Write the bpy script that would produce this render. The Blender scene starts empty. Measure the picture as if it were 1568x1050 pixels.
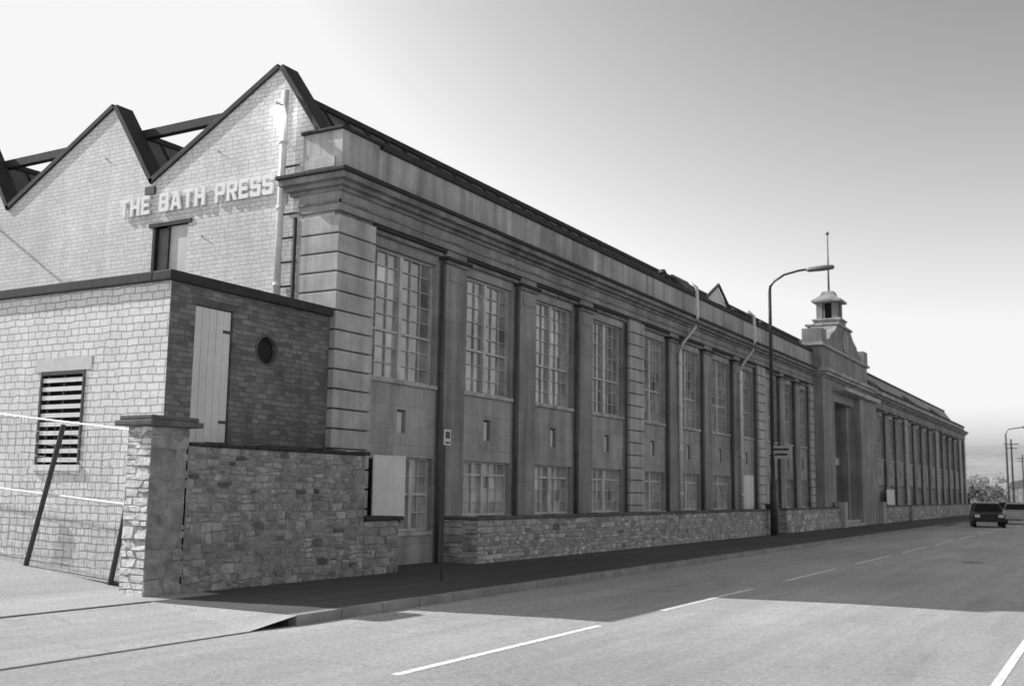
import bpy, math, random
from mathutils import Vector, Matrix
random.seed(7)
D=bpy.data; C=bpy.context
sc=C.scene
# ------------------------------------------------------------ helpers
def g(v): return (v,v,v,1)
def empty(name):
    o=D.objects.new(name,None); C.collection.objects.link(o); return o
class Part:
    def __init__(s,name,parent,mat):
        s.name=name;s.parent=parent;s.mat=mat;s.v=[];s.f=[];s.c=[]
    def add(s,vs,fs,col=1.0):
        n=len(s.v); s.v+= [tuple(p) for p in vs]; s.f+=[tuple(i+n for i in f) for f in fs]; s.c+=[col]*len(vs)
    def box(s,x0,x1,y0,y1,z0,z1,col=1.0):
        s.add([(x0,y0,z0),(x1,y0,z0),(x1,y1,z0),(x0,y1,z0),(x0,y0,z1),(x1,y0,z1),(x1,y1,z1),(x0,y1,z1)],
              [(0,3,2,1),(4,5,6,7),(0,1,5,4),(1,2,6,5),(2,3,7,6),(3,0,4,7)],col)
    def prism_yz(s,poly,x0,x1,col=1.0):
        n=len(poly)
        s.add([(x0,a,b) for a,b in poly]+[(x1,a,b) for a,b in poly],
              [tuple(range(n)),tuple(range(2*n-1,n-1,-1))]+[(i,n+i,n+(i+1)%n,(i+1)%n) for i in range(n)],col)
    def prism_xz(s,poly,y0,y1,col=1.0):
        n=len(poly)
        s.add([(a,y0,b) for a,b in poly]+[(a,y1,b) for a,b in poly],
              [tuple(range(n)),tuple(range(2*n-1,n-1,-1))]+[(i,(i+1)%n,n+(i+1)%n,n+i) for i in range(n)],col)
    def tube(s,pts,rad,seg=10,col=1.0):
        pts=[Vector(p) for p in pts]
        if not isinstance(rad,(list,tuple)): rad=[rad]*len(pts)
        vs=[];fs=[]
        for i,p in enumerate(pts):
            d=(pts[min(i+1,len(pts)-1)]-pts[max(i-1,0)]).normalized()
            a=Vector((0,0,1)) if abs(d.z)<.9 else Vector((1,0,0))
            u=d.cross(a).normalized(); w=d.cross(u)
            for k in range(seg):
                t=2*math.pi*k/seg; vs.append(p+(u*math.cos(t)+w*math.sin(t))*rad[i])
        for i in range(len(pts)-1):
            for k in range(seg):
                fs.append((i*seg+k,i*seg+(k+1)%seg,(i+1)*seg+(k+1)%seg,(i+1)*seg+k))
        fs.append(tuple(range(seg))); fs.append(tuple((len(pts)-1)*seg+k for k in range(seg)))
        s.add(vs,fs,col)
    def done(s,smooth=False,bevel=0):
        m=D.meshes.new(s.name); m.from_pydata(s.v,[],s.f)
        a=m.color_attributes.new(name="Col",type='FLOAT_COLOR',domain='POINT')
        for i,c in enumerate(s.c): a.data[i].color=(c,c,c,1)
        m.materials.append(s.mat)
        import bmesh
        b=bmesh.new(); b.from_mesh(m); bmesh.ops.recalc_face_normals(b,faces=b.faces); b.to_mesh(m); b.free()
        if smooth:
            for p in m.polygons: p.use_smooth=True
        o=D.objects.new(s.name,m); C.collection.objects.link(o)
        if s.parent: o.parent=s.parent
        if bevel:
            md=o.modifiers.new("b",'BEVEL'); md.width=bevel; md.segments=2; md.limit_method='ANGLE'
        return o
# ------------------------------------------------------------ materials
class MB:
    def __init__(s,name):
        s.m=D.materials.new(name); s.m.use_nodes=True; s.t=s.m.node_tree; s.n=s.t.nodes; s.l=s.t.links
        s.b=s.n["Principled BSDF"]
    def N(s,t,**k):
        n=s.n.new(t)
        for a,b in k.items(): setattr(n,a,b)
        return n
    def L(s,a,b): s.l.new(a,b)
    def pos(s,wall=True):
        p=s.N("ShaderNodeNewGeometry"); 
        if not wall: return p.outputs["Position"]
        x=s.N("ShaderNodeSeparateXYZ"); s.L(p.outputs["Position"],x.inputs[0])
        a=s.math('ADD',x.outputs[0],x.outputs[1])
        c=s.N("ShaderNodeCombineXYZ"); s.L(a,c.inputs[0]); s.L(x.outputs[2],c.inputs[1]); return c.outputs[0]
    def math(s,op,a,b=None,clamp=False):
        n=s.N("ShaderNodeMath",operation=op); n.use_clamp=clamp
        for i,v in enumerate((a,b)):
            if v is None: continue
            if hasattr(v,'links'): s.L(v,n.inputs[i])
            else: n.inputs[i].default_value=v
        return n.outputs[0]
    def noise(s,vec,scale,detail=4,rough=.6,sx=1,sy=1,sz=1):
        mp=s.N("ShaderNodeMapping"); mp.inputs["Scale"].default_value=(sx,sy,sz); s.L(vec,mp.inputs[0])
        n=s.N("ShaderNodeTexNoise"); n.inputs["Scale"].default_value=scale; n.inputs["Detail"].default_value=detail
        n.inputs["Roughness"].default_value=rough; s.L(mp.outputs[0],n.inputs["Vector"]); return n.outputs["Fac"]
    def rng(s,v,a,b,c,d):
        n=s.N("ShaderNodeMapRange"); s.L(v,n.inputs[0])
        for i,x in enumerate((a,b,c,d)): n.inputs[i+1].default_value=x
        return n.outputs[0]
    def bump(s,h,strength,dist,prev=None):
        n=s.N("ShaderNodeBump"); n.inputs["Strength"].default_value=strength; n.inputs["Distance"].default_value=dist
        s.L(h,n.inputs["Height"])
        if prev is not None: s.L(prev,n.inputs["Normal"])
        return n.outputs[0]
    def out(s,val,rough=.85,normal=None):
        c=s.N("ShaderNodeCombineColor")
        for i in range(3): s.L(val,c.inputs[i])
        s.L(c.outputs[0],s.b.inputs["Base Color"]); s.b.inputs["Roughness"].default_value=rough
        if normal is not None: s.L(normal,s.b.inputs["Normal"])
        return s.m
def masonry(name,base,bw,rh,mort=.012,var=.25,mcol=.6,bumpd=.02,distort=.02,stain=.35,streak=.25,rough=.7,patch=0):
    m=MB(name); p=m.pos()
    nz=m.N("ShaderNodeTexNoise"); nz.inputs["Scale"].default_value=3.0; nz.inputs["Detail"].default_value=5; m.L(p,nz.inputs["Vector"])
    vs=m.N("ShaderNodeVectorMath",operation='SUBTRACT'); m.L(nz.outputs["Color"],vs.inputs[0]); vs.inputs[1].default_value=(.5,.5,.5)
    vm=m.N("ShaderNodeVectorMath",operation='SCALE'); m.L(vs.outputs[0],vm.inputs[0]); vm.inputs["Scale"].default_value=distort*4
    va=m.N("ShaderNodeVectorMath",operation='ADD'); m.L(p,va.inputs[0]); m.L(vm.outputs[0],va.inputs[1])
    b=m.N("ShaderNodeTexBrick"); m.L(va.outputs[0],b.inputs["Vector"])
    b.squash=.72; b.squash_frequency=3; b.offset=.43
    b.inputs["Scale"].default_value=1; b.inputs["Brick Width"].default_value=bw; b.inputs["Row Height"].default_value=rh
    b.inputs["Mortar Size"].default_value=mort; b.inputs["Mortar Smooth"].default_value=.5
    b.inputs["Color1"].default_value=g(1-var); b.inputs["Color2"].default_value=g(1+var*.6); b.inputs["Mortar"].default_value=g(mcol)
    v=m.N("ShaderNodeRGBToBW"); m.L(b.outputs["Color"],v.inputs[0]); v=v.outputs[0]
    st=m.rng(m.noise(p,.55,5,.65),.3,.7,1-stain,1+stain*.4)
    sk=m.rng(m.noise(p,1,4,.6,2.2,.22),.35,.7,1-streak,1+streak*.3)
    fn=m.rng(m.noise(p,18,5,.75),.25,.75,.80,1.18)
    v=m.math('MULTIPLY',v,base)
    for k in (st,sk,fn): v=m.math('MULTIPLY',v,k)
    if patch:
        v=m.math('MULTIPLY',v,m.rng(m.noise(p,2.3,6,.75),.55,.66,1,1-patch))
    h=m.math('SUBTRACT',1.0,b.outputs["Fac"])
    h2=m.noise(p,16,6,.75)
    nb=m.bump(h,1,bumpd); nb=m.bump(h2,rough,bumpd,nb)
    return m.out(v,.9,nb)
def plain(name,base,rough=.6,var=.2,scale=3,bump=0.0,metal=0,fine=60,attr=False,spec=.5,streak=0):
    m=MB(name); p=m.pos(False)
    v=m.math('MULTIPLY',m.rng(m.noise(p,scale,5,.65),.3,.7,1-var,1+var),base)
    v=m.math('MULTIPLY',v,m.rng(m.noise(p,fine,3,.6),.3,.7,1-var*.5,1+var*.5))
    if streak: v=m.math('MULTIPLY',v,m.rng(m.noise(p,1,4,.6,3,3,.2),.35,.68,1-streak,1+streak*.3))
    if attr:
        a=m.N("ShaderNodeAttribute"); a.attribute_name="Col"; v=m.math('MULTIPLY',v,a.outputs["Fac"])
    n=m.bump(m.noise(p,fine*.6,4,.7),.6,bump) if bump else None
    m.b.inputs["Metallic"].default_value=metal; m.b.inputs["Specular IOR Level"].default_value=spec
    return m.out(v,rough,n)
M={}
M['gable']=masonry("pale_brick",.88,.24,.095,.008,.08,.68,.008,.010,.12,.12,.5)
M['annexL']=masonry("painted_block",.88,.27,.125,.011,.07,.56,.016,.020,.12,.12,.8)
M['annexF']=masonry("dark_brick",.27,.24,.09,.010,.38,.85,.014,.028,.32,.25,.9,.18)
M['ashlar']=masonry("ashlar_stone",.49,.62,.42,.004,.13,.84,.004,.004,.28,.32)
M['smooth']=masonry("smooth_stone",.40,1.9,.9,.005,.08,.85,.004,.002,.32,.38)
M['parapet']=masonry("parapet_stone",.64,1.6,.8,.006,.08,.8,.004,.002,.34,.48)
M['quoin']=plain("quoin_stone",.54,.9,.24,1.3,.01,streak=.28)
M['cornice']=plain("cornice_stone",.29,.9,.35,1.2,.01,streak=.35)
M['rubble']=plain("rubble_stone",.34,.95,.35,4,.03,attr=True,fine=26)
M['mortar']=plain("mortar",.30,.95,.4,5,.03)
M['coping']=plain("dark_coping",.04,.8,.4,4,.01)
M['copingst']=plain("coping_stone",.13,.9,.4,3,.01)
M['white']=plain("white_paint",.80,.5,.08,2,streak=.12)
M['frame']=plain("window_paint",.56,.5,.25,3)
M['dark']=plain("dark_void",.02,.9,.2)
M['iron']=plain("painted_iron",.045,.5,.3,8)
M['sideshade']=plain("side_shade_dark",.09,.6,.4,2)  # dark colour that stands in for shade on the pilaster sides
M['pole']=plain("lamp_post_paint",.05,.45,.3,6)
M['galv']=plain("pale_pipe_paint",.80,.3,.12,3)
M['wire']=plain("galvanised_wire",.35,.5,.2,3)
M['post']=plain("sign_post_grey",.20,.5,.2,3)
M['roof']=plain("roof_slate",.09,.8,.3,1.5,.01)
M['roofglass']=plain("roof_glazing",.14,.45,.4,.8)
M['door']=plain("door_panel",.6,.6,.15,2)
M['tyre']=plain("tyre_rubber",.02,.8,.1)
M['car1']=plain("dark_car_paint",.03,.3,.05,spec=.3)
M['car2']=plain("pale_car_paint",.40,.3,.05)
M['carglass']=plain("car_glass",.015,.5,.05,spec=.1)
M['chrome']=plain("bright_metal",.5,.3,.05,metal=1)
M['sign']=plain("sign_face",.6,.5,.1,5)
M['hill']=plain("hill_grass",.30,.95,.25,.01,fine=.05)
M['leaf']=plain("distant_foliage",.13,.9,.4,.4,attr=True)
mm=D.materials.new("glint_globe_glow"); mm.use_nodes=True; q_=mm.node_tree.nodes["Principled BSDF"]
q_.inputs["Base Color"].default_value=g(.8); q_.inputs["Emission Color"].default_value=g(1); q_.inputs["Emission Strength"].default_value=14; M['glint_globe']=mm  # emission stands in for the sun's glint on the pipe
def glass():
    m=MB("window_glass"); p=m.pos(); a=m.N("ShaderNodeAttribute"); a.attribute_name="Col"
    v=m.rng(m.noise(p,.8,3,.6),.35,.65,.15,.42); v=m.math('MULTIPLY',v,a.outputs["Fac"])  # noise paints patches of interior light into the opaque pane colour
    m.b.inputs["Specular IOR Level"].default_value=.9; m.b.inputs["IOR"].default_value=1.7
    return m.out(v,.07,m.bump(m.noise(p,3,2),.15,.01))
M['glass']=glass()
def asphalt(name,base,var=.2,rough=.85,speck=.35):
    m=MB(name); p=m.pos(False)
    v=m.rng(m.noise(p,.35,6,.6,.35,1,1),.3,.7,1-var,1+var)
    v=m.math('MULTIPLY',v,m.rng(m.noise(p,22,5,.85),.3,.7,1-speck,1+speck))
    v=m.math('MULTIPLY',v,m.rng(m.noise(p,1.6,5,.7,.10,1.6,1),.35,.65,.88,1.08))
    vo=m.N("ShaderNodeTexVoronoi",feature='DISTANCE_TO_EDGE'); vo.inputs["Scale"].default_value=.27
    nz=m.N("ShaderNodeTexNoise"); nz.inputs["Scale"].default_value=1.2; nz.inputs["Detail"].default_value=6; m.L(p,nz.inputs["Vector"])
    ad=m.N("ShaderNodeVectorMath",operation='ADD'); m.L(p,ad.inputs[0]); m.L(nz.outputs["Color"],ad.inputs[1]); m.L(ad.outputs[0],vo.inputs["Vector"])
    v=m.math('MULTIPLY',v,m.rng(vo.outputs["Distance"],.0,.010,.84,1.0))
    v=m.math('MULTIPLY',v,base)
    return m.out(v,rough,m.bump(m.noise(p,38,5,.85),1,.025))
M['road']=asphalt("road_asphalt",.50,.18,.85,.38)
M['pave']=asphalt("pavement_asphalt",.11,.25)
M['yard']=asphalt("yard_concrete",.54,.2)
M['kerb']=plain("kerb_stone",.30,.9,.25,2,.01)
M['ground']=plain("ground_earth",.14,.95,.3,.05,fine=3)
def paint(name,a,b):
    m=MB(name); p=m.pos(False)
    v=m.rng(m.noise(p,14,5,.75),.35,.6,a,b); return m.out(v,.7)
M['rpaint']=paint("road_paint",.58,.95)
M['rpaint2']=paint("worn_road_paint",.42,.7)
# ------------------------------------------------------------ ground
P=Part("ground",None,M['ground']); P.add([(-3000,-3000,-.14),(3000,-3000,-.14),(3000,3000,-.14),(-3000,3000,-.14)],[(0,1,2,3)]); P.done()
P=Part("road",None,M['road']); P.add([(-80,.3,-.12),(900,.3,-.12),(900,9.15,-.12),(-80,9.15,-.12)],[(0,1,2,3)]); P.done()
pv=empty("pavement")
P=Part("footway",pv,M['pave']); P.box(10.6,900,9.30,13.4,-.2,0); P.done()
P=Part("kerb",pv,M['kerb'])
x=10.6
while x<160:
    P.box(x,x+.9,9.15,9.297,-.2,.004+random.uniform(-.004,.004),1); x+=.912
P.done(bevel=.012)
P=Part("far_footway",pv,M['pave']); P.box(-80,900,-4,.28,-.2,0); P.done()
P=Part("driveway",None,M['yard'])
P.add([(-80,9.15,-.118),(9.7,9.15,-.118),(10.598,9.15,-.002),(-80,11.86,0),(9.7,11.86,0),(10.598,11.86,0)],[(0,1,4,3),(1,2,5,4)]); P.done()
P=Part("channel",pv,M['copingst']); P.box(-80,10.6,11.76,11.84,-.1,.008); P.box(-80,10.2,9.12,9.17,-.3,-.112); P.done()
P=Part("yard",None,M['yard'])
P.add([(-80,11.86,0),(12,11.86,0),(-80,13,0.02),(12,13,.02),(-80,17.5,.45),(12,17.5,.45),(-80,120,.45),(12,120,.45)],[(0,1,3,2),(2,3,5,4),(4,5,7,6)]); P.done()
rm=empty("road_markings")
P=Part("centre_dashes",rm,M['rpaint'])
x=8.35-6.6*4
while x<220:
    P.add([(x,5.94,-.116),(x+4.5,5.94,-.116),(x+4.5,6.05,-.116),(x,6.05,-.116)],[(0,1,2,3)]); x+=6.6
P.done()
P=Part("kerb_lines",rm,M['rpaint2'])
for y0,y1 in ((8.66,8.71),(8.82,8.87)):
    P.add([(11.5,y0,-.116),(400,y0,-.116),(400,y1,-.116),(11.5,y1,-.116)],[(0,1,2,3)])
P.done()
P=Part("edge_line",rm,M['rpaint'])
P.add([(-40,1.08,-.116),(400,1.08,-.116),(400,1.17,-.116),(-40,1.17,-.116)],[(0,1,2,3)]); P.done()
P=Part("manhole_cover",None,M['iron'])
n=20; P.add([(31+.3*math.cos(2*math.pi*i/n),3.6+.3*math.sin(2*math.pi*i/n),-.115) for i in range(n)],[tuple(range(n))]); P.done()
# ------------------------------------------------------------ rubble walls
from mathutils import noise as mn
CM=[.72,.82,.9,.96,1,1.04,1.1,1.22]
def stones(P,fn,u0,u1,v0,v1,hmin=.07,hmax=.17,lmin=.10,lmax=.38,prot=.045,wav=.022,seed=None,ins3=.022):
    if seed is None: seed=random.random()*100
    rows=[v0]
    while rows[-1]<v1-.02:
        h=random.uniform(hmin,hmax)
        if rows[-1]+h>v1-.05: h=v1-rows[-1]
        rows.append(rows[-1]+h)
    nr=len(rows)-1
    def rb(i,u):
        if i==0 or i==nr: return rows[i]
        return rows[i]+wav*mn.noise(Vector((u*2.2,i*7.3+seed,0)))*1.8
    for i in range(nr):
        h=rows[i+1]-rows[i]
        cut=[(u0,u0)]
        while cut[-1][0]<u1-.02:
            l=random.uniform(lmin,lmax)
            if h<.1: l*=.9
            c=(cut[-1][0]+cut[-1][1])/2+l
            if c>u1-.08: cut.append((u1,u1)); break
            s=random.uniform(-.03,.03)*min(1,h/.1); cut.append((c-s,c+s))
        for (a0,a1),(b0,b1) in zip(cut,cut[1:]):
            segs=[(0,1)]
            if h>.13 and (b0-a0)<.3 and random.random()<.4:
                t=random.uniform(.4,.6); segs=[(0,t),(t,1)]
            for t0,t1 in segs:
                def pt(s,t):
                    ua=a0+(a1-a0)*t; ub=b0+(b1-b0)*t; u=ua+(ub-ua)*s
                    z=rb(i,u)+(rb(i+1,u)-rb(i,u))*t
                    return u,z
                tm=(t0+t1)/2
                pts=[pt(0,t0),pt(.5,t0),pt(1,t0),pt(1,tm),pt(1,t1),pt(.5,t1),pt(0,t1),pt(0,tm)]
                cu=sum(q[0] for q in pts)/8; cv=sum(q[1] for q in pts)/8
                W=max(q[0] for q in pts)-min(q[0] for q in pts); H=max(.02,(rb(i+1,cu)-rb(i,cu))*(t1-t0))
                def ins(q,d,j,corner):
                    d2=d*(1.5 if corner else .9)
                    fu=max(0,1-2*d2/W); fv=max(0,1-2*d2/H)
                    return cu+(q[0]-cu)*fu+random.uniform(-j,j),cv+(q[1]-cv)*fv+random.uniform(-j,j)
                p=random.uniform(.2,1)*prot
                outer=[ins(q,.005,.003,k%2==0) for k,q in enumerate(pts)]
                mid=[ins(q,.010,.005,k%2==0) for k,q in enumerate(pts)]
                inn=[ins(q,ins3,.009,k%2==0) for k,q in enumerate(pts)]
                tl=random.uniform(-.08,.08); tv=random.uniform(-.15,.15)
                dd=lambda q,b:max(.004,b+(q[0]-cu)*tl+(q[1]-cv)*tv+random.uniform(-.006,.006))
                col=random.choice(CM)*random.uniform(.88,1.12)
                if random.random()<.03: col*=.5
                vs=[fn(q[0],q[1],0) for q in outer]+[fn(q[0],q[1],dd(q,p*.75)) for q in mid]+[fn(q[0],q[1],dd(q,p)) for q in inn]+[fn(cu,cv,p+random.uniform(-.006,.008))]
                fs=[]
                for k in range(8):
                    k2=(k+1)%8; fs+=[(k,k2,8+k2,8+k),(8+k,8+k2,16+k2,16+k),(16+k,16+k2,24)]
                P.add(vs,fs,col)
front=lambda y: (lambda u,v,d:(u,y-d,v))
left=lambda x: (lambda u,v,d:(x-d,u,v))
bw=empty("rubble_boundary_wall")
P=Part("wall_core",bw,M['mortar']); P.box(11.62,16.04,12.33,12.75,-.05,2.20); P.box(16.045,17.15,12.33,12.8,-.05,.99); P.done()
P=Part("stones",bw,M['rubble']); stones(P,front(12.34),11.66,16.04,-.02,2.20,.06,.17,.08,.32,.038)
stones(P,front(12.34),16.05,17.15,-.02,.99)
stones(P,lambda u,v,d:(17.15+d,u,v),12.34,12.8,0,.99)
stones(P,lambda u,v,d:(16.04+d,u,v),12.34,12.75,1.0,2.2)
P.done()
P=Part("wall_coping",bw,M['coping'])
x=11.68
while x<16.0:
    l=min(random.uniform(.15,.5),16.1-x); P.box(x,x+l-.008,12.27+random.uniform(-.03,.02),12.83,2.205,2.255+random.uniform(-.015,.035)); x+=l
P.box(16.05,17.25,12.26,12.85,.995,1.07); P.done(bevel=.02)
P=Part("pier_core",bw,M['mortar']); P.box(10.94,11.65,12.33,12.84,-.05,2.46); P.done()
P=Part("pier_stones",bw,M['rubble'])
v=0
while v<2.46:
    h=min(random.uniform(.16,.30),2.46-v)
    if 2.46-v-h<.1: h=2.46-v
    stones(P,front(12.34),10.93,11.66,v,v+h,h,h+.001,.22,.5,.022,0,ins3=.016); v+=h
P.done()
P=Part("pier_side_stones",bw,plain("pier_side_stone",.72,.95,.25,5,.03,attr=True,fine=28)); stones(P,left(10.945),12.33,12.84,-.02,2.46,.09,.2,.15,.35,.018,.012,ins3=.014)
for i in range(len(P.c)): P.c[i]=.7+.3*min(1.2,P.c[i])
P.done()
P=Part("pier_cap",bw,M['copingst']); P.box(10.78,11.80,12.18,12.98,2.465,2.55); P.box(10.83,11.75,12.23,12.93,2.55,2.62); P.done(bevel=.02)
lw=empty("low_roadside_wall")
C1=Part("wall_core",lw,M['mortar']); S1=Part("stones",lw,plain("paler_rubble_stone",.47,.95,.3,4,.03,attr=True,fine=26)); K1=Part("wall_coping",lw,M['copingst'])
for a,b in ((20.1,42.6),(44.9,54.6),(65.5,74),(75.5,111)):
    C1.box(a,b,12.33,12.7,-.05,.94)
    big=1 if a<40 else 1.9
    stones(S1,front(12.34),a,b,-.02,.94,.07*big,.17*big,.12*big,.40*big,.03)
    stones(S1,left(a),12.34,12.7,-.02,.94)
    x=a-.05
    while x<b:
        l=min(random.uniform(.3,.8),b+.05-x); K1.box(x,x+l-.008,12.28+random.uniform(-.015,.015),12.76,.945,1.0+random.uniform(-.006,.02)); x+=l
C1.box(20.1,20.45,12.7,13.2,0,.94); stones(S1,left(20.1),12.7,13.2,-.02,.94); K1.box(20.05,20.5,12.77,13.19,.945,1.01)
C1.done();S1.done();K1.done(bevel=.015)
# ------------------------------------------------------------ factory
fb=empty("factory_building")
GX=16.09; F=13.2
peaks=[14.94+5.1*k for k in range(5)]
prof=[(13.34,8.37),(13.58,8.37)]
for p in peaks: prof+= [(p,10.32),(p+3.72,8.30)]
def zr(y):
    for (a,b),(c,d) in zip(prof,prof[1:]):
        if a<=y<=c: return b+(d-b)*(y-a)/(c-a)
ys=sorted(set([a for a,b in prof]+[17.42,18.5]))
P=Part("gable_wall",fb,M['gable'])
for a,b in zip(ys,ys[1:]):
    z0=7.28 if a>=17.42 and b<=18.5 else 0
    P.prism_yz([(a,z0),(b,z0),(b,zr(b)),(a,zr(a))],GX,GX+.25)
P.done()
P=Part("gable_coping",fb,M['coping'])
for (a,b),(c,d) in zip(prof[1:],prof[2:]):
    l=math.hypot(c-a,d-b); nx,nz=-(d-b)/l*.12,(c-a)/l*.12
    P.prism_yz([(a,b+.003),(c,d+.003),(c+nx,d+nz+.003),(a+nx,b+nz+.003)],GX-.06,GX+.42)
P.done(bevel=.01)
P=Part("gable_door",fb,M['door']); P.box(GX+.05,GX+.09,17.42,18.02,5,7.27); P.done()
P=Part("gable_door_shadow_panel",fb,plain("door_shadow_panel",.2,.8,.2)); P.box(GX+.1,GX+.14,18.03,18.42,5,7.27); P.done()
P=Part("gable_door_frame",fb,M['coping']); P.box(GX-.03,GX+.2,17.3,18.62,7.28,7.37); P.box(GX-.015,GX+.14,18.42,18.5,5,7.275); P.box(GX-.0,GX+.1,18.0,18.05,5,7.275);P.done()
P=Part("sawtooth_roof",fb,M['roof']); Q=Part("roof_glazing",fb,M['roofglass']); B=Part("glazing_bars",fb,M['coping'])
lo=.42
for k,p in enumerate(peaks[:4]):
    f0=(13.6,8.0) if k==0 else (p-1.38,8.30-lo+.1)
    pk=(p,10.32-lo); va=(p+3.72,8.30-lo)
    P.add([(GX+.25,pk[0],pk[1]),(111.5,pk[0],pk[1]),(111.5,va[0],va[1]),(GX+.25,va[0],va[1])],[(0,1,2,3)])
    Q.add([(GX+.25,f0[0],f0[1]),(111.5,f0[0],f0[1]),(111.5,pk[0],pk[1]),(GX+.25,pk[0],pk[1])],[(0,1,2,3)])
    x=GX+.6
    while x<60:
        B.tube([(x,f0[0]-.03,f0[1]),(x,pk[0]-.03,pk[1])],.03,4); x+=.75
    B.box(GX+.25,111.5,p-.09,p+.06,pk[1]-.05,pk[1]+.07)
P.done();Q.done()
B.box(GX+.42,GX+.60,15.5,32,9.64,9.84)
for p in peaks[:4]: B.box(GX+.43,GX+.55,p+1.2,p+1.28,8.6,9.64)
B.done()
P=Part("gable_pipe",fb,M['galv']); P.tube([(GX-.12,14.66,9.75),(GX-.12,14.66,4.9)],.075,14)
for z in (5.6,7.2,8.6): P.tube([(GX-.12,14.66,z),(GX-.12,14.66,z+.08)],.092,14)
P.done(smooth=True)
glint=empty("gable_glint")  # added glowing globe in place of the pipe's sun glint; bracket made up too
P=Part("glint_globe",glint,M['glint_globe']); P.tube([(GX-.34,14.70,9.24-.12+.24*i/10) for i in range(11)],[max(.004,.12*math.sin(math.pi*i/10)) for i in range(11)],16); P.done(smooth=True)
P=Part("bracket",glint,M['iron']); P.tube([(GX-.19,14.68,9.42),(GX-.34,14.70,9.42),(GX-.34,14.70,9.36)],.015,6); P.done()
P=Part("gable_ladder",fb,M['iron']); P.tube([(GX-.1,14.26,7.0),(GX-.1,14.26,4.9)],.035,8)
z=5.1
while z<8.2: P.tube([(GX-.1,14.22,z),(GX-.1,14.62,z)],.022,6); z+=.5
for y,z in ((20.2,9.1),(16.6,8.75),(16.95,6.9)):
    P.tube([(GX,y,z),(GX-.06,y-.03,z+.02)],.012,6)
P.box(GX-.05,GX,18.5,18.8,8.06,8.24); 
P.done()
P=Part("wall_floodlight",fb,M['iron']); P.tube([(GX,24.1,7.9),(GX-.5,23.8,8.0)],.03,6); P.add([(GX-.95,23.35,7.9),(GX-.95,23.75,7.85),(GX-.45,23.9,7.95),(GX-.45,23.5,8.0),(GX-.9,23.4,8.05),(GX-.9,23.7,8.05),(GX-.5,23.85,8.12),(GX-.5,23.55,8.12)],[(0,3,2,1),(4,5,6,7),(0,1,5,4),(1,2,6,5),(2,3,7,6),(3,0,4,7)]); P.done()
ASH=Part("panel_wall",fb,M['ashlar']); PIL=Part("pilasters",fb,M['smooth']); CAP=Part("pilaster_caps",fb,M['cornice'])
QU=Part("quoins",fb,M['quoin']); QC=Part("quoin_core",fb,M['cornice']); FR=Part("window_frames",fb,M['frame']); GL=Part("window_glass",fb,M['glass'])
SIL=Part("sills",fb,M['parapet']); DK=Part("small_vents",fb,M['dark']); VG=Part("vent_panels",fb,M['door']); DS=Part("dark_head_strips",fb,M['coping']); SST=Part("side_shade_tubes",fb,M['sideshade'])
yP=13.36; yG=13.56
def panes(x0,x1,z0,z1,cols,rows,lit=1):
    w=(x1-x0)/cols;h=(z1-z0)/rows
    for i in range(cols):
        for k in range(rows):
            a,b,c,d=x0+i*w,x0+(i+1)*w,z0+k*h,z0+(k+1)*h
            tx=random.gauss(0,.006); tz=random.gauss(0,.006)
            col=random.choice([.75,.9,1,1,1.1,1.15])*lit
            r=random.random()
            if r<.02: col=1.8
            elif r<.03: col=.4
            GL.add([(a,yG+tx*w/2+tz*h/2,c),(b,yG-tx*w/2+tz*h/2,c),(b,yG-tx*w/2-tz*h/2,d),(a,yG+tx*w/2-tz*h/2,d)],[(0,1,2,3)],col)
def window(x0,x1,z0,z1,half,rows,trans=None,lit=1):
    y0,y1=yG-.07,yG+.02
    t=.045
    FR.box(x0,x0+t,y0,y1,z0,z1);FR.box(x1-t,x1,y0,y1,z0,z1)
    FR.box(x0+t,x1-t,y0,y1,z0,z0+t);FR.box(x0+t,x1-t,y0,y1,z1-t,z1)
    xc=(x0+x1)/2; FR.box(xc-.055,xc+.055,y0-.02,y1,z0+t,z1-t)
    for a,b in ((x0+t,xc-.055),(xc+.055,x1-t)):
        for i in range(1,half):
            q=a+(b-a)*i/half; FR.box(q-.011,q+.011,y0+.03,y1-.02,z0+t,z1-t)
        for k in range(1,rows):
            q=z0+(z1-z0)*k/rows; tt=.026 if k==trans else .009
            FR.box(a,b,y0+.025-(.02 if k==trans else 0),y1-.022,q-tt,q+tt)
    panes(x0,x1,z0,z1,half*2,rows,lit)
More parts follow.
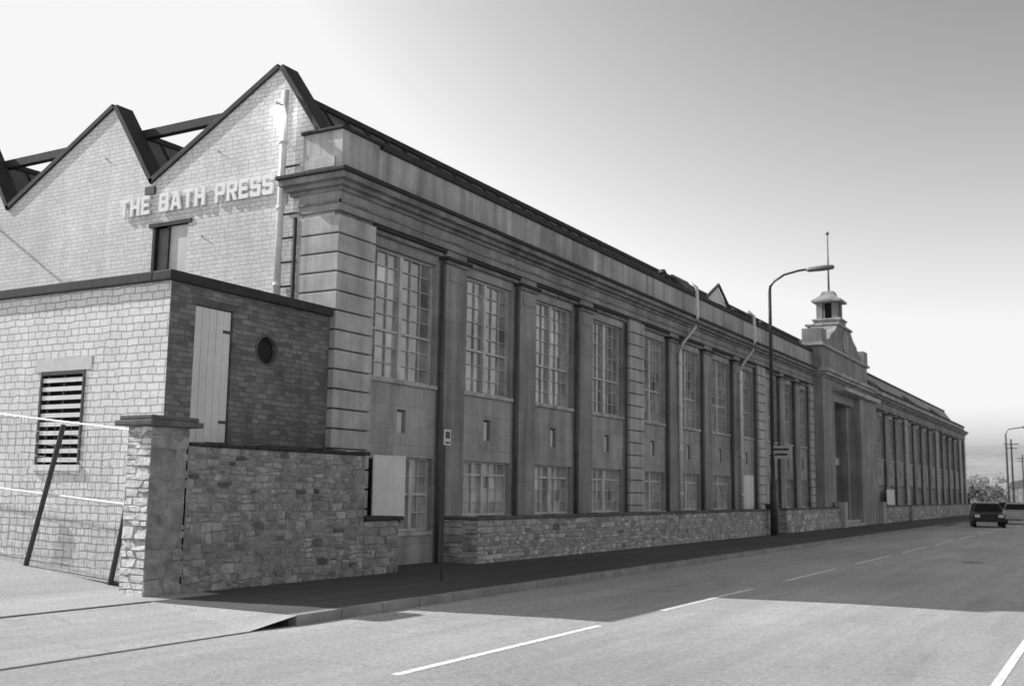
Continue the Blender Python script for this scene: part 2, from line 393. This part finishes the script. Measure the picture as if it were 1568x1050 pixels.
def bay(a,b,first=False,top=7.05,k=0):
    m=.15 if b-a>2 else .1; wa,wb=a+m,b-m; c=(wa+wb)/2
    y1=yP+.35
    ASH.box(a,wa,yP,y1,0,top);ASH.box(wb,b,yP,y1,0,top)
    zl0,zl1,zu0,zu1=1.0,2.27,3.9,6.67
    hw=.16; h0,h1=2.78,3.28
    ASH.box(wa,wb,yP,y1,zu1,top)
    ASH.box(wa,c-hw,yP,y1,zl1,zu0);ASH.box(c+hw,wb,yP,y1,zl1,zu0);ASH.box(c-hw,c+hw,yP,y1,zl1,h0);ASH.box(c-hw,c+hw,yP,y1,h1,zu0)
    DK.box(c-hw,c+hw,yP+.2,y1,h0,h1); VG.box(c-hw+.005,c+hw-.09,yP+.05,yP+.19,h0+.005,h1-.05)
    SIL.box(wa-.04,wb+.04,yP-.06,yP-.002,zu0-.09,zu0-.003); 
    window(wa,wb,zu0,zu1,3 if b-a>2.2 else 2,8,3,random.uniform(.85,1.2))
    CAP.box(a,b,yP-.10,yP-.002,6.88,6.97); DS.box(a,b,yP-.17,yP-.001,6.975,7.045)  # dark strip above the cap band: shadow groove put into its colour
    SST.tube([(b-.05,F+.07,0.0),(b-.05,F+.07,6.85)],.036,8)  # added dark tube, stands in for the pilaster's shaded side face
    if first:
        ASH.box(wa,wa+1.1,yP,y1,0,zl1); ASH.box(wa+1.1,wb,yP,y1,0,.7)
        window(wa+1.1,wb,.7,zl1,2,4,2,1.3)
        SIL.box(wa+1.05,wb,yP-.05,yP-.002,.6,.69)
    else:
        ASH.box(wa,wb,yP,y1,0,zl0); window(wa,wb,zl0,zl1,3 if b-a>2.2 else 2,4,3,random.uniform(1.1,1.6))
        SIL.box(wa-.04,wb+.04,yP-.06,yP-.002,zl0-.09,zl0-.003)
def pil(c,w=.86,top=7.05):
    a,b=c-w/2,c+w/2
    PIL.box(a,b,F,yP+.3,0,6.72)
    CAP.box(a-.05,b+.05,F-.06,yP+.2,6.72,6.80); DS.box(a-.10,b+.10,F-.11,yP+.2,6.802,6.87); PIL.box(a,b,F+.002,yP+.3,6.881,top)
    PIL.box(a+.12,b-.12,F-.02,F-.001,6.35,6.62); 
    return a,b
def quoin(a,b,side=False,top=7.04):
    x0=GX if side else a
    QC.box(x0+.01,b-.01,F+.02,yP+.3,0,top)
    z=.05
    while z<top-.1:
        h=min(.385,top-z)
        if side: QU.box(GX-.10,b,F-.07,14.15,z,z+h-.03)
        else: QU.box(a-.012,b+.012,F-.05,yP+.2,z,z+h-.03)
        z+=.385
    return a,b
edges=[]
edges.append(quoin(GX,17.2,True))
for c in (20.4,23.87,27.34): edges.append(pil(c))
edges.append(quoin(30.4,31.5))
for c in (34.3,37.75,41.2): edges.append(pil(c))
edges.append(quoin(43.85,44.95))
for c in (47.7,50.3): edges.append(pil(c,.7))
edges.append(quoin(52.5,53.2))
for i in range(len(edges)-1): bay(edges[i][1],edges[i+1][0],first=(i==0))
re=[quoin(64.4,65.1)]
n=13; pitch=(111.8-65.1)/n
for i in range(1,n):
    c=65.1+pitch*i
    re.append(quoin(c-.5,c+.5) if i%4==0 else pil(c))
re.append(quoin(111.1,111.8))
for i in range(len(re)-1): bay(re[i][1],re[i+1][0])
for q in (ASH,PIL,GL,DK,VG,FR,QC,DS): q.done()
SST.done(smooth=True)
CAP.done(bevel=.012); QU.done(bevel=.018); SIL.done(bevel=.01)
P=Part("white_facade_door",fb,M['white']); P.box(42.0,43.5,13.30,13.345,.05,2.35); P.done(bevel=.01)
FZ=Part("frieze",fb,M['smooth']); CO=Part("cornice",fb,M['cornice']); PA=Part("parapet",fb,M['parapet']); CP=Part("parapet_coping",fb,M['coping'])
def entab(x0,x1,corner,dz=0):
    layers=((.12,7.44,7.52),(.22,7.522,7.62),(.34,7.622,7.74))
    if corner:
        FZ.box(GX-.09,x1,F-.06,F+.6,7.05,7.44); FZ.box(GX-.09,GX+.24,F+.6,14.2,7.05,7.44)
        for pr,a,b in layers:
            CO.box(GX-pr,x1,F-pr,F+.6,a,b); CO.box(GX-pr,GX+.24,F+.6,14.35+pr*.6,a,b)
        CP.box(GX-.40,x1,F-.40,F+.6,7.742,7.83); CP.box(GX-.40,GX+.24,F+.6,14.6,7.742,7.83)
        CO.box(GX-.12,x1,F-.09,F-.061,7.2,7.25); CO.box(GX-.12,GX-.091,F-.09,14.2,7.2,7.25)
        PA.box(GX-.08,GX+1.15,F-.06,14.15,7.842,8.70); CP.box(GX-.14,GX+1.25,F-.12,14.2,8.702,8.77)
        PA.box(GX+1.15,x1,F,F+.35,7.842,8.66)
        x=GX+1.25
        while x<x1:
            l=min(random.uniform(.9,1.6),x1-x); CP.box(x,x+l-.006,F-.07,F+.5,8.662,8.82+random.uniform(-.012,.02)); x+=l
        PA.box(GX-.12,GX-.081,13.3,14.05,7.95,8.15)
    else:
        FZ.box(x0,x1,F-.06,F+.6,7.05,7.44)
        for pr,a,b in layers: CO.box(x0,x1,F-pr,F+.6,a,b)
        CP.box(x0,x1,F-.40,F+.6,7.742,7.83)
        CO.box(x0,x1,F-.09,F-.061,7.2,7.25)
        PA.box(x0,x1,F,F+.35,7.842,8.66-dz); CP.box(x0,x1,F-.07,F+.5,8.662-dz,8.80-dz)
entab(GX,53.2,True); entab(64.4,111.8,False,.4)
PA.box(111.3,111.78,13.6,34,0,8.2)
for q in (FZ,CO,PA): q.done()
CP.done(bevel=.02)
P=Part("roof_ventilators",fb,M['roof'])
P.prism_yz([(14.2,8.9),(15.7,8.9),(15.7,9.3),(14.95,10.1),(14.2,9.3)],38.6,40.4)
for x in (30.2,31.2,32.2,33.2,34.2): P.tube([(x,13.75,8.7),(x,13.75,9.15)],.03,6)
P.tube([(30,13.75,9.15),(34.4,13.75,9.15)],.035,6)
for x,z in ((35.0,9.35),(43,9.2),(47,9.25)):
    P.tube([(x,13.9,8.6),(x,13.9,z),(x,13.9,z+.02),(x,13.9,z+.14)],[.07,.07,.16,.1],10)
for x in (72,86,99): P.prism_yz([(14.0,8.3),(16.0,8.3),(16.0,8.9),(15.0,9.7),(14.0,8.9)],x,x+3)
P.done()
P=Part("roof_gablet",fb,M['white']); P.prism_xz([(39.2,8.9),(43.4,8.9),(41.4,10.0)],14.05,14.18); P.done()
P=Part("roof_gablet_trim",fb,M['roof'])
P.tube([(39.1,14.0,8.9),(41.4,14.0,10.08),(43.5,14.0,8.9)],.07,6); P.done()
for X,nm in ((35.35,"downpipe"),(42.1,"downpipe_2")):
    P=Part(nm,fb,M['galv'])
    P.tube([(X,12.98,9.0),(X,12.75,8.8),(X,12.72,7.75),(X-.05,12.8,7.4),(X-.7,13.08,6.7),(X-.75,13.1,6.4),(X-.75,13.1,.6)],.06,10)
    for z in (1.5,3,4.5,6): P.tube([(X-.75,13.1,z),(X-.75,13.1,z+.1)],.085,10)
    P.done(smooth=True)
# ---- entrance pavilion
S=Part("pavilion_walls",fb,M['smooth']); T=Part("pavilion_trim",fb,M['parapet']); K=Part("pavilion_recess",fb,M['dark'])
S.box(53.2,55.6,12.7,14,0,7.44); S.box(60.2,64.4,12.35,14,0,6.9); S.box(60.2,64.4,12.7,14,6.9,7.44); S.box(55.6,60.2,12.72,14,6.4,7.44)
K.box(55.6,60.2,13.7,14,0,6.4)
S.box(55.6,56.2,12.95,13.7,0,6.4); S.box(59.5,60.2,12.95,13.7,0,6.4)
T.box(56.2,59.5,13.4,13.6,3.2,3.6); T.box(57.7,57.85,13.45,13.6,0,3.2)
T.box(55.4,64.5,12.05,12.7,6.902,7.12)
for pr,a,b in ((.1,7.44,7.52),(.3,7.522,7.66),(.42,7.662,7.84)): T.box(53.2-pr,64.4+pr,12.7-pr,14,a,b)
S.box(53.3,64.3,12.75,14.3,7.842,9.0); T.box(53.15,64.45,12.6,14.4,9.002,9.14)
prof2=[(54.6,9.142),(63.0,9.142),(63.0,9.5),(62.3,9.6),(61.8,9.95),(61.0,10.2),(60.4,10.6),(57.2,10.6),(56.6,10.2),(55.8,9.95),(55.3,9.6),(54.6,9.5)]
S.prism_xz(prof2,12.8,14.2)
S.box(53.3,54.3,12.7,13.7,9.142,9.9); S.box(63.3,64.3,12.7,13.7,9.142,9.9)
T.box(57.1,60.5,12.7,14.5,10.602,10.72)
n=24
T.add([(58.8+.62*math.cos(2*math.pi*i/n),12.72,9.85+.62*math.sin(2*math.pi*i/n)) for i in range(n)]+[(58.8+.62*math.cos(2*math.pi*i/n),12.8,9.85+.62*math.sin(2*math.pi*i/n)) for i in range(n)],
   [tuple(range(n))]+[(i,(i+1)%n,n+(i+1)%n,n+i) for i in range(n)])
cx,cy=59.6,13.75
S.box(cx-.72,cx+.72,cy-.72,cy+.72,10.722,11.15); T.box(cx-.8,cx+.8,cy-.8,cy+.8,11.152,11.25)
for a in (-1,1):
    for b in (-1,1): S.box(cx+a*.42-.16,cx+a*.42+.16,cy+b*.42-.16,cy+b*.42+.16,11.252,12.2)
K.box(cx-.2,cx+.2,cy-.2,cy+.2,11.252,12.2)
T.box(cx-.8,cx+.8,cy-.8,cy+.8,12.202,12.34)
S.add([(cx-.74,cy-.74,12.342),(cx+.74,cy-.74,12.342),(cx+.74,cy+.74,12.342),(cx-.74,cy+.74,12.342),(cx-.4,cy-.4,12.62),(cx+.4,cy-.4,12.62),(cx+.4,cy+.4,12.62),(cx-.4,cy+.4,12.62),(cx-.3,cy-.3,12.85),(cx+.3,cy-.3,12.85),(cx+.3,cy+.3,12.85),(cx-.3,cy+.3,12.85)],
  [(0,1,5,4),(1,2,6,5),(2,3,7,6),(3,0,4,7),(4,5,9,8),(5,6,10,9),(6,7,11,10),(7,4,8,11),(8,9,10,11)])
S.done();T.done(bevel=.02);K.done()
P=Part("entrance_steps",fb,M['parapet']); P.box(55.8,60.2,12.2,12.94,0,.16); P.box(55.8,60.2,12.5,12.94,.162,.32); P.box(54.65,55.3,12.1,12.6,0,1.25); P.box(64.6,65.3,12.1,12.6,0,1.25); P.done(bevel=.015)
fp=Part("flagpole",None,M['post']); fp.tube([(cx,cy,12.8),(cx,cy,16.1)],[.06,.035],8); fp.tube([(cx,cy,16.1),(cx,cy,16.16),(cx,cy,16.26),(cx,cy,16.32)],[.03,.1,.1,.03],8); fp.done(smooth=True)
# ---- name sign : heavy block letters fixed to the gable
def rc(a,b,c,d): return [(a,b),(c,b),(c,d),(a,d)]
LT={'T':[rc(0,.79,1,1),rc(.36,0,.64,.79)],
'H':[rc(0,0,.29,1),rc(.71,0,1,1),rc(.29,.39,.71,.6)],
'E':[rc(0,0,.3,1),rc(.3,.79,.95,1),rc(.3,.4,.85,.6),rc(.3,0,1,.21)],
'B':[rc(0,0,.29,1),rc(.29,.8,.7,1),rc(.29,.41,.7,.59),rc(.29,0,.7,.2),[(.7,0),(.9,0),(1,.1),(1,.42),(.91,.5),(.98,.58),(.98,.9),(.88,1),(.7,1)]],
'P':[rc(0,0,.29,1),rc(.29,.8,.7,1),rc(.29,.36,.7,.55),[(.7,.36),(.9,.36),(1,.46),(1,.9),(.9,1),(.7,1)]],
'R':[rc(0,0,.29,1),rc(.29,.8,.7,1),rc(.29,.41,.7,.59),[(.7,.41),(.9,.41),(1,.5),(1,.9),(.9,1),(.7,1)],[(.42,.41),(.72,.41),(1.02,0),(.7,0)]],
'A':[[(0,0),(.28,0),(.5,.72),(.5,1),(.34,1)],[(1,0),(.72,0),(.5,.72),(.5,1),(.66,1)],[(.341,.2),(.659,.2),(.598,.4),(.402,.4)]],
'S':[[(0,.79),(1,.79),(1,.9),(.9,1),(.1,1),(0,.9)],rc(0,.6,.3,.79),rc(.72,.69,1,.79),[(0,.6),(0,.5),(.1,.4),(1,.4),(1,.5),(.9,.6)],rc(.7,.21,1,.4),rc(0,.21,.28,.31),[(0,.21),(0,.1),(.1,0),(.9,0),(1,.1),(1,.21)]]}
SG=Part("factory_name_sign",None,plain("sign_letter_paint",.93,.4,.03,2))
wd={'T':.30,'H':.31,'E':.27,'B':.30,'A':.34,'P':.29,'R':.30,'S':.29}
txt="THE BATH PRESS"; tot=sum(wd.get(c,.20) for c in txt)+.055*13
sc_=4.62/tot; u=0
for i,ch in enumerate(txt):
    if ch==' ': u+=.20+.055; continue
    w=wd[ch]
    for poly in LT[ch]:
        SG.prism_yz([(19.57-(u+a*w)*sc_,7.60+b*.43) for a,b in poly],GX-.075,GX-.025)
    u+=w+.055
SG.done()
# ------------------------------------------------------------ annex
an=empty("brick_annex")
AX=11.97; AY=13.27; AT=4.9
P=Part("front_wall",an,M['annexF'])
P.box(AX+.01,12.53,AY,AY+.25,0,AT);P.box(12.53,13.41,AY,AY+.25,4.6,AT);P.box(12.53,13.41,AY,AY+.25,0,1.6)
hx,hz,hr=14.26,4.03,.25
P.box(13.41,hx-.5,AY,AY+.25,0,AT);P.box(hx+.5,15.98,AY,AY+.25,0,AT);P.box(hx-.5,hx+.5,AY,AY+.25,0,hz-.5);P.box(hx-.5,hx+.5,AY,AY+.25,hz+.5,AT)
n=32; inner=[];outer=[]
for i in range(n):
    t=2*math.pi*i/n; c,s=math.cos(t),math.sin(t); k=.5/max(abs(c),abs(s))
    inner.append((hx+hr*c,hz+hr*s)); outer.append((hx+k*c,hz+k*s))
P.add([(a,AY,b) for a,b in outer]+[(a,AY,b) for a,b in inner]+[(a,AY+.2,b) for a,b in inner],
   [(i,(i+1)%n,n+(i+1)%n,n+i) for i in range(n)]+[(n+i,n+(i+1)%n,2*n+(i+1)%n,2*n+i) for i in range(n)])
P.done()
P=Part("round_opening",an,M['dark']); P.box(hx-.3,hx+.3,AY+.08,AY+.24,hz-.3,hz+.3); P.done()
P=Part("round_opening_ring",an,M['copingst'])
P.add([(hx+(hr+.035)*math.cos(2*math.pi*i/n),AY-.012,hz+(hr+.035)*math.sin(2*math.pi*i/n)) for i in range(n)]+[(hx+(hr-.004)*math.cos(2*math.pi*i/n),AY-.012,hz+(hr-.004)*math.sin(2*math.pi*i/n)) for i in range(n)],
   [(i,(i+1)%n,n+(i+1)%n,n+i) for i in range(n)]); P.done()
P=Part("side_wall",an,M['annexL'])
Y0,Y1,Z0,Z1=15.2,16.35,1.92,3.52
P.box(AX,AX+.25,AY+.25,Y0,-.1,AT);P.box(AX,AX+.25,Y1,26,-.1,AT);P.box(AX,AX+.25,Y0,Y1,-.1,Z0);P.box(AX,AX+.25,Y0,Y1,Z1,AT)
P.box(AX,AX+.009,AY,AY+.25,-.1,AT); P.done()
P=Part("louvre_void",an,M['dark']); P.box(AX+.2,AX+.24,Y0,Y1,Z0,Z1); P.done()
P=Part("louvre_slats",an,M['white'])
for i in range(10):
    z=Z0+.08+i*(Z1-Z0-.08)/10
    P.box(AX+.0,AX+.03,Y0+.05,Y1-.05,z-.035,z+.04)
P.box(AX-.05,AX+.1,Y0-.05,Y1+.05,Z0-.1,Z0-.002)
P.done()
P=Part("louvre_frame",an,M['iron']); P.box(AX-.02,AX+.1,Y0,Y0+.05,Z0,Z1);P.box(AX-.02,AX+.1,Y1-.05,Y1,Z0,Z1);P.box(AX-.02,AX+.1,Y0+.05,Y1-.05,Z1-.06,Z1)
P.box(AX+.03,AX+.1,(Y0+Y1)/2-.02,(Y0+Y1)/2+.02,Z0,Z1-.06);P.done()
P=Part("louvre_lintel",an,M['door']); P.box(AX-.012,AX-.002,Y0-.15,Y1+.15,Z1+.01,Z1+.24); P.done()
P=Part("annex_coping",an,M['coping'])
P.box(AX-.09,16.0,AY-.09,AY+.35,AT+.002,AT+.17);P.box(AX-.09,AX+.3,AY+.35,26,AT+.002,AT+.17);P.done(bevel=.02)
P=Part("annex_roof",an,M['roof']);P.box(AX+.3,16.0,AY+.35,26,AT-.05,AT+.03);P.done()
P=Part("board_door",an,M['white'])
x=12.55
while x<13.38: P.box(x,x+.158,AY+.03,AY+.07,1.6,4.58); x+=.166
P.done(bevel=.006)
P=Part("door_lintel",an,M['copingst']);P.box(12.45,13.5,AY-.01,AY+.1,4.602,4.72);P.done()
P=Part("door_hinges",an,M['iron']);
for z in (2.65,4.2): P.box(13.2,13.4,AY+.015,AY+.028,z,z+.05)
P.done()
# ------------------------------------------------------------ site furniture
P=Part("white_notice_board",None,M['white']); P.box(17.22,18.32,13.02,13.06,.98,2.27); P.done(bevel=.01)
P=Part("board_battens",D.objects["white_notice_board"],M['iron']); P.box(17.3,17.36,13.062,13.35,.9,2.2);P.box(18.2,18.26,13.062,13.35,.9,2.2);P.done()
P=Part("white_notice_board",None,M['white']); P.box(69.5,72.0,12.80,12.84,1.05,2.0); P.box(69.7,69.8,12.845,12.9,0,1.9); P.box(71.7,71.8,12.845,12.9,0,1.9); P.done(bevel=.01)
fe=empty("yard_fence"); P=Part("rails",fe,M['galv'])
xf=11.45
for (ya,za,yb,zb) in ((12.95,2.40,20,3.1),(12.95,1.27,20,1.75)): P.tube([(xf,ya,za),(xf,yb,zb)],.017,6)
P.done()
P=Part("bottom_rail",fe,M['iron']); P.tube([(xf,12.95,.06),(xf,20,.52)],.035,6); P.done()
P=Part("posts",fe,M['iron'])
for (yb,zb,yt,zt) in ((15.66,.2,14.95,2.55),(13.62,0,13.30,1.45),(18.5,.5,18.2,2.9)): P.tube([(xf-.03,yb,zb),(xf-.03,yt,zt)],.042,8)
P.done()
P=Part("mesh_wires",fe,M['wire'])
y=13.0
while y<19.8:
    f=(y-12.95)/7.05; P.tube([(xf,y,.04+.46*f),(xf,y,2.40+.70*f)],.0032,4); y+=.2
for k in range(1,12):
    t=k/12; P.tube([(xf+.005,12.95,.04+2.36*t),(xf+.005,20,.5+2.6*t)],.0032,4)
P.done()
st=empty("street_lamp"); bx,by=42.0,12.05
P=Part("column",st,M['pole']); P.tube([(bx,by,0),(bx,by,2.0),(bx,by,2.05),(bx,by,9.75)],[.15,.14,.09,.065],12)
pts=[(bx,by,9.7),(bx,by-.03,9.95),(bx,by-.2,10.15),(bx,by-.6,10.38),(bx,by-1.2,10.5),(bx,by-1.6,10.52)]
P.tube(pts,[.06,.055,.05,.045,.045,.045],10); P.done(smooth=True)
P=Part("lantern",st,M['post']); P.tube([(bx,by-1.5,10.5),(bx,by-1.6,10.5),(bx,by-2.2,10.52),(bx,by-2.55,10.52),(bx,by-2.6,10.52)],[.05,.10,.12,.09,.04],12); P.done(smooth=True)
P=Part("bus_stop_plate",st,M['sign']); P.box(bx-.06,bx-.02,by-.75,by+.15,3.0,3.5);P.done()
P=Part("bus_stop_lettering",st,M['iron']); P.box(bx-.07,bx-.062,by-.65,by+.05,3.32,3.4);P.box(bx-.07,bx-.062,by-.6,by-.1,3.12,3.2);P.done()
P=Part("bracket",st,M['pole']); P.box(bx-.1,bx+.1,by-.1,by+.1,3.1,3.15);P.done()
ps=empty("parking_sign"); P=Part("post",ps,M['iron']); P.tube([(15.95,10.5,0),(15.93,10.5,2.68)],.028,8); P.done()
P=Part("plate",ps,M['sign']); P.box(15.84,16.05,10.44,10.455,2.38,2.66); P.done()
P=Part("symbol",ps,M['iron']); P.box(15.88,16.01,10.432,10.438,2.5,2.62); P.box(15.88,16.01,10.432,10.438,2.41,2.44);P.done()
ub=empty("utility_cabinet"); P=Part("cabinet",ub,M['iron']); P.box(43.2,43.9,12.35,12.75,0,1.15); P.box(43.15,43.95,12.3,12.8,1.15,1.2); P.done(bevel=.02)
for i,(x,y) in enumerate(((128,10.9),(175,11.6))):
    e=empty("street_lamp"); P=Part("column",e,M['pole']); P.tube([(x,y,0),(x,y,8.5)],[.14,.08],8); P.tube([(x,y,8.5),(x,y-.3,9.0),(x,y-1.8,9.2)],.06,6); P.done()
    P=Part("lantern",e,M['post']); P.tube([(x,y-1.7,9.2),(x,y-2.5,9.22)],[.12,.10],8); P.done()
for x,y in ((150,12.2),(205,15)):
    e=empty("telegraph_pole"); P=Part("pole",e,M['iron']); P.tube([(x,y,0),(x,y,9)],[.15,.10],8); P.box(x-.06,x+.06,y-.9,y+.9,8.3,8.42); P.box(x-.06,x+.06,y-.7,y+.7,7.8,7.9); P.done()
# ------------------------------------------------------------ cars
def car(x,y,ang,mat,L=4.1,W=1.62,H=1.38):
    e=empty("car"); b=Part("body",e,mat); gl=Part("windows",e,M['carglass']); w=Part("wheels",e,M['tyre']); t=Part("trim",e,M['chrome'])
    prof=[(-L/2,.32),(-L/2-.03,.55),(-L/2+.08,.78),(-L/2+1.0,.90),(L/2-.35,.95),(L/2,.85),(L/2+.03,.5),(L/2,.3)]
    cab=[(-L/2+.98,.90),(-L/2+1.65,H-.05),(-L/2+1.85,H),(L/2-1.15,H),(L/2-.9,H-.07),(L/2-.3,.94)]
    def loft(P,pr,w0,w1,z0,z1,col=1):
        n=len(pr); f=lambda z: (w0+(w1-w0)*max(0,min(1,(z-z0)/(z1-z0))))/2
        P.add([(a,-f(z),z) for a,z in pr]+[(a,f(z),z) for a,z in pr],[tuple(range(n)),tuple(range(2*n-1,n-1,-1))]+[(i,(i+1)%n,n+(i+1)%n,n+i) for i in range(n)])
    loft(b,prof,W,W-.06,.3,.95); loft(b,cab,W-.08,W-.4,.93,H)
    def q(P,a,b2,wa,wb,off):
        dx,dz=b2[0]-a[0],b2[1]-a[1]; l=math.hypot(dx,dz); nx,nz=-dz/l*off,dx/l*off
        P.add([(a[0]+nx,-wa,a[1]+nz),(a[0]+nx,wa,a[1]+nz),(b2[0]+nx,wb,b2[1]+nz),(b2[0]+nx,-wb,b2[1]+nz)],[(0,1,2,3)],.4)
    q(gl,(-L/2+1.04,.94),(-L/2+1.62,H-.08),.70,.58,.012); q(gl,(L/2-.88,H-.1),(L/2-.34,.98),.58,.70,.012)
    for s in (-1,1):
        for a,c,d,e2 in ((-L/2+1.2,-.25,-L/2+1.72,-.25),(-.18,L/2-.6,-.18,L/2-1.0)):
            yy=lambda z: s*((W-.08+( -.32)*(z-.93)/(H-.93))/2+.01)
            gl.add([(a,yy(.98),.98),(c,yy(.98),.98),(e2,yy(H-.09),H-.09),(d,yy(H-.09),H-.09)],[(0,1,2,3)],.4)
    for wx in (-L/2+.75,L/2-.8):
        for s in (-1,1):
            w.tube([(wx,s*(W/2-.2),.3),(wx,s*(W/2+.01),.3)],.3,16); t.tube([(wx,s*(W/2),.3),(wx,s*(W/2+.02),.3)],.17,12)
    for s in (-1,1):
        t.box(-L/2-.05,-L/2+.02,s*.62-.14,s*.62+.14,.58,.74); t.box(L/2-.02,L/2+.05,s*.64-.12,s*.64+.12,.55,.78)
    t.box(-L/2-.07,-L/2-.035,-.25,.25,.38,.48); b.box(-L/2-.09,-L/2,-W/2+.05,W/2-.05,.36,.5); b.box(L/2,L/2+.08,-W/2+.05,W/2-.05,.36,.5)
    b.done(bevel=.03);gl.done();w.done();t.done()
    e.location=(x,y,-.12); e.rotation_euler=(0,0,ang)
car(69,7.1,math.radians(9),M['car1'],L=4.4,W=1.72,H=1.4)
car(78,6.2,math.radians(3),M['car2'],H=1.38)
car(92,7.9,math.radians(2),M['car1'],H=1.38)
car(104,6.6,math.radians(2),M['car2'],H=1.38)
car(118,4.6,math.radians(180),M['car1'])
# ------------------------------------------------------------ far background
P=Part("hills",None,M['hill'])
nx,ny=60,8
vs=[];fs=[]
for j in range(ny):
    for i in range(nx):
        a=math.radians(-50+ i*100/(nx-1)); r=900+j*170
        h=(math.sin(j/(ny-1)*math.pi/2))*(78+18*math.sin(a*5+2.6)+8*math.sin(a*13))
        vs.append((r*math.cos(a),r*math.sin(a),h-1))
for j in range(ny-1):
    for i in range(nx-1): fs.append((j*nx+i,j*nx+i+1,(j+1)*nx+i+1,(j+1)*nx+i))
P.add(vs,fs); P.done(smooth=True)
P=Part("distant_trees",None,M['leaf'])
for k in range(32):
    if k<2: x=random.uniform(114,120); y=random.uniform(14,15); hgt=random.uniform(2.0,2.6)
    else:
        x=random.uniform(400,560); y=random.uniform(-60,60); hgt=random.uniform(5,9)
    P.tube([(x,y,0),(x,y,hgt*.6)],[.25,.1],6,.6)
    for c in range(22):
        s=.7 if k<2 else 1.8
        cx2=x+random.gauss(0,hgt*.4*s);cy2=y+random.gauss(0,hgt*.3*s);cz=hgt*random.uniform(.1,1)
        cc=random.uniform(.5,1.5)
        for q in range(26):
            p=Vector((cx2+random.gauss(0,.5*s),cy2+random.gauss(0,.5*s),cz+random.gauss(0,.4*s)))
            u=Vector((random.gauss(0,1),random.gauss(0,1),random.gauss(0,1))).normalized()*.24*s; v=u.orthogonal().normalized()*.22*s
            P.add([p-u,p+v,p+u,p-v],[(0,1,2,3)],cc)
P.done()
hs=empty("distant_houses"); P=Part("walls",hs,M['parapet']); Q=Part("roofs",hs,M['roof'])
for k in range(9):
    x=330+k*14; y=14+k*2; P.box(x,x+11,y,y+7,0,5.0); Q.prism_xz([(x-.3,5.002),(x+11.3,5.002),(x+5.5,7.6)],y-.3,y+7.3)
    P.box(x+8,x+9,y+2,y+3,6,8.6)
P.done();Q.done()
# ------------------------------------------------------------ light
kx,ky=.27,1.38
sd=Vector((-kx,ky,1)).normalized()
sl=D.lights.new("sun",'SUN'); sl.energy=5; sl.angle=math.radians(.5); sl.color=(1,1,1)
so=D.objects.new("sun",sl); C.collection.objects.link(so); so.rotation_euler=(-sd).to_track_quat('-Z','Y').to_euler()
W=D.worlds.new("World"); sc.world=W; W.use_nodes=True; nt=W.node_tree; bg=nt.nodes["Background"]
sk=nt.nodes.new("ShaderNodeTexSky"); sk.sky_type='NISHITA'; sk.sun_disc=False
sk.sun_elevation=math.asin(sd.z); sk.sun_rotation=math.atan2(sd.x,sd.y); sk.air_density=1.0; sk.dust_density=2.5; sk.ozone_density=1
def wm(op,a,v):
    n=nt.nodes.new("ShaderNodeMath"); n.operation=op; nt.links.new(a,n.inputs[0]); n.inputs[1].default_value=v; return n.outputs[0]
bw_=nt.nodes.new("ShaderNodeRGBToBW"); nt.links.new(sk.outputs[0],bw_.inputs[0])
v=wm('MINIMUM',wm('MULTIPLY',wm('POWER',bw_.outputs[0],2.0),.62),6.2)
nt.links.new(v,bg.inputs[0]); bg.inputs[1].default_value=.15
# ------------------------------------------------------------ camera
f,a,t,r=(1625.8,math.radians(29.83),math.radians(7.89),math.radians(.84))
fw=Vector((math.cos(a)*math.cos(t),math.sin(a)*math.cos(t),math.sin(t))); rt=Vector((math.sin(a),-math.cos(a),0)); up=rt.cross(fw)
ri=rt*math.cos(r)+up*math.sin(r); ui=-rt*math.sin(r)+up*math.cos(r)
cm=D.cameras.new("camera"); cm.lens=f/1568*36; cm.sensor_width=36; cm.clip_end=6000; cm.clip_start=.1
co=D.objects.new("camera",cm); C.collection.objects.link(co)
co.matrix_world=Matrix(((ri.x,ui.x,-fw.x,0),(ri.y,ui.y,-fw.y,0),(ri.z,ui.z,-fw.z,1.6),(0,0,0,1)))
cm.dof.use_dof=True; cm.dof.focus_distance=17; cm.dof.aperture_fstop=1.5
sc.camera=co
sc.view_settings.view_transform='Standard'; sc.view_settings.look='None'; sc.view_settings.exposure=0
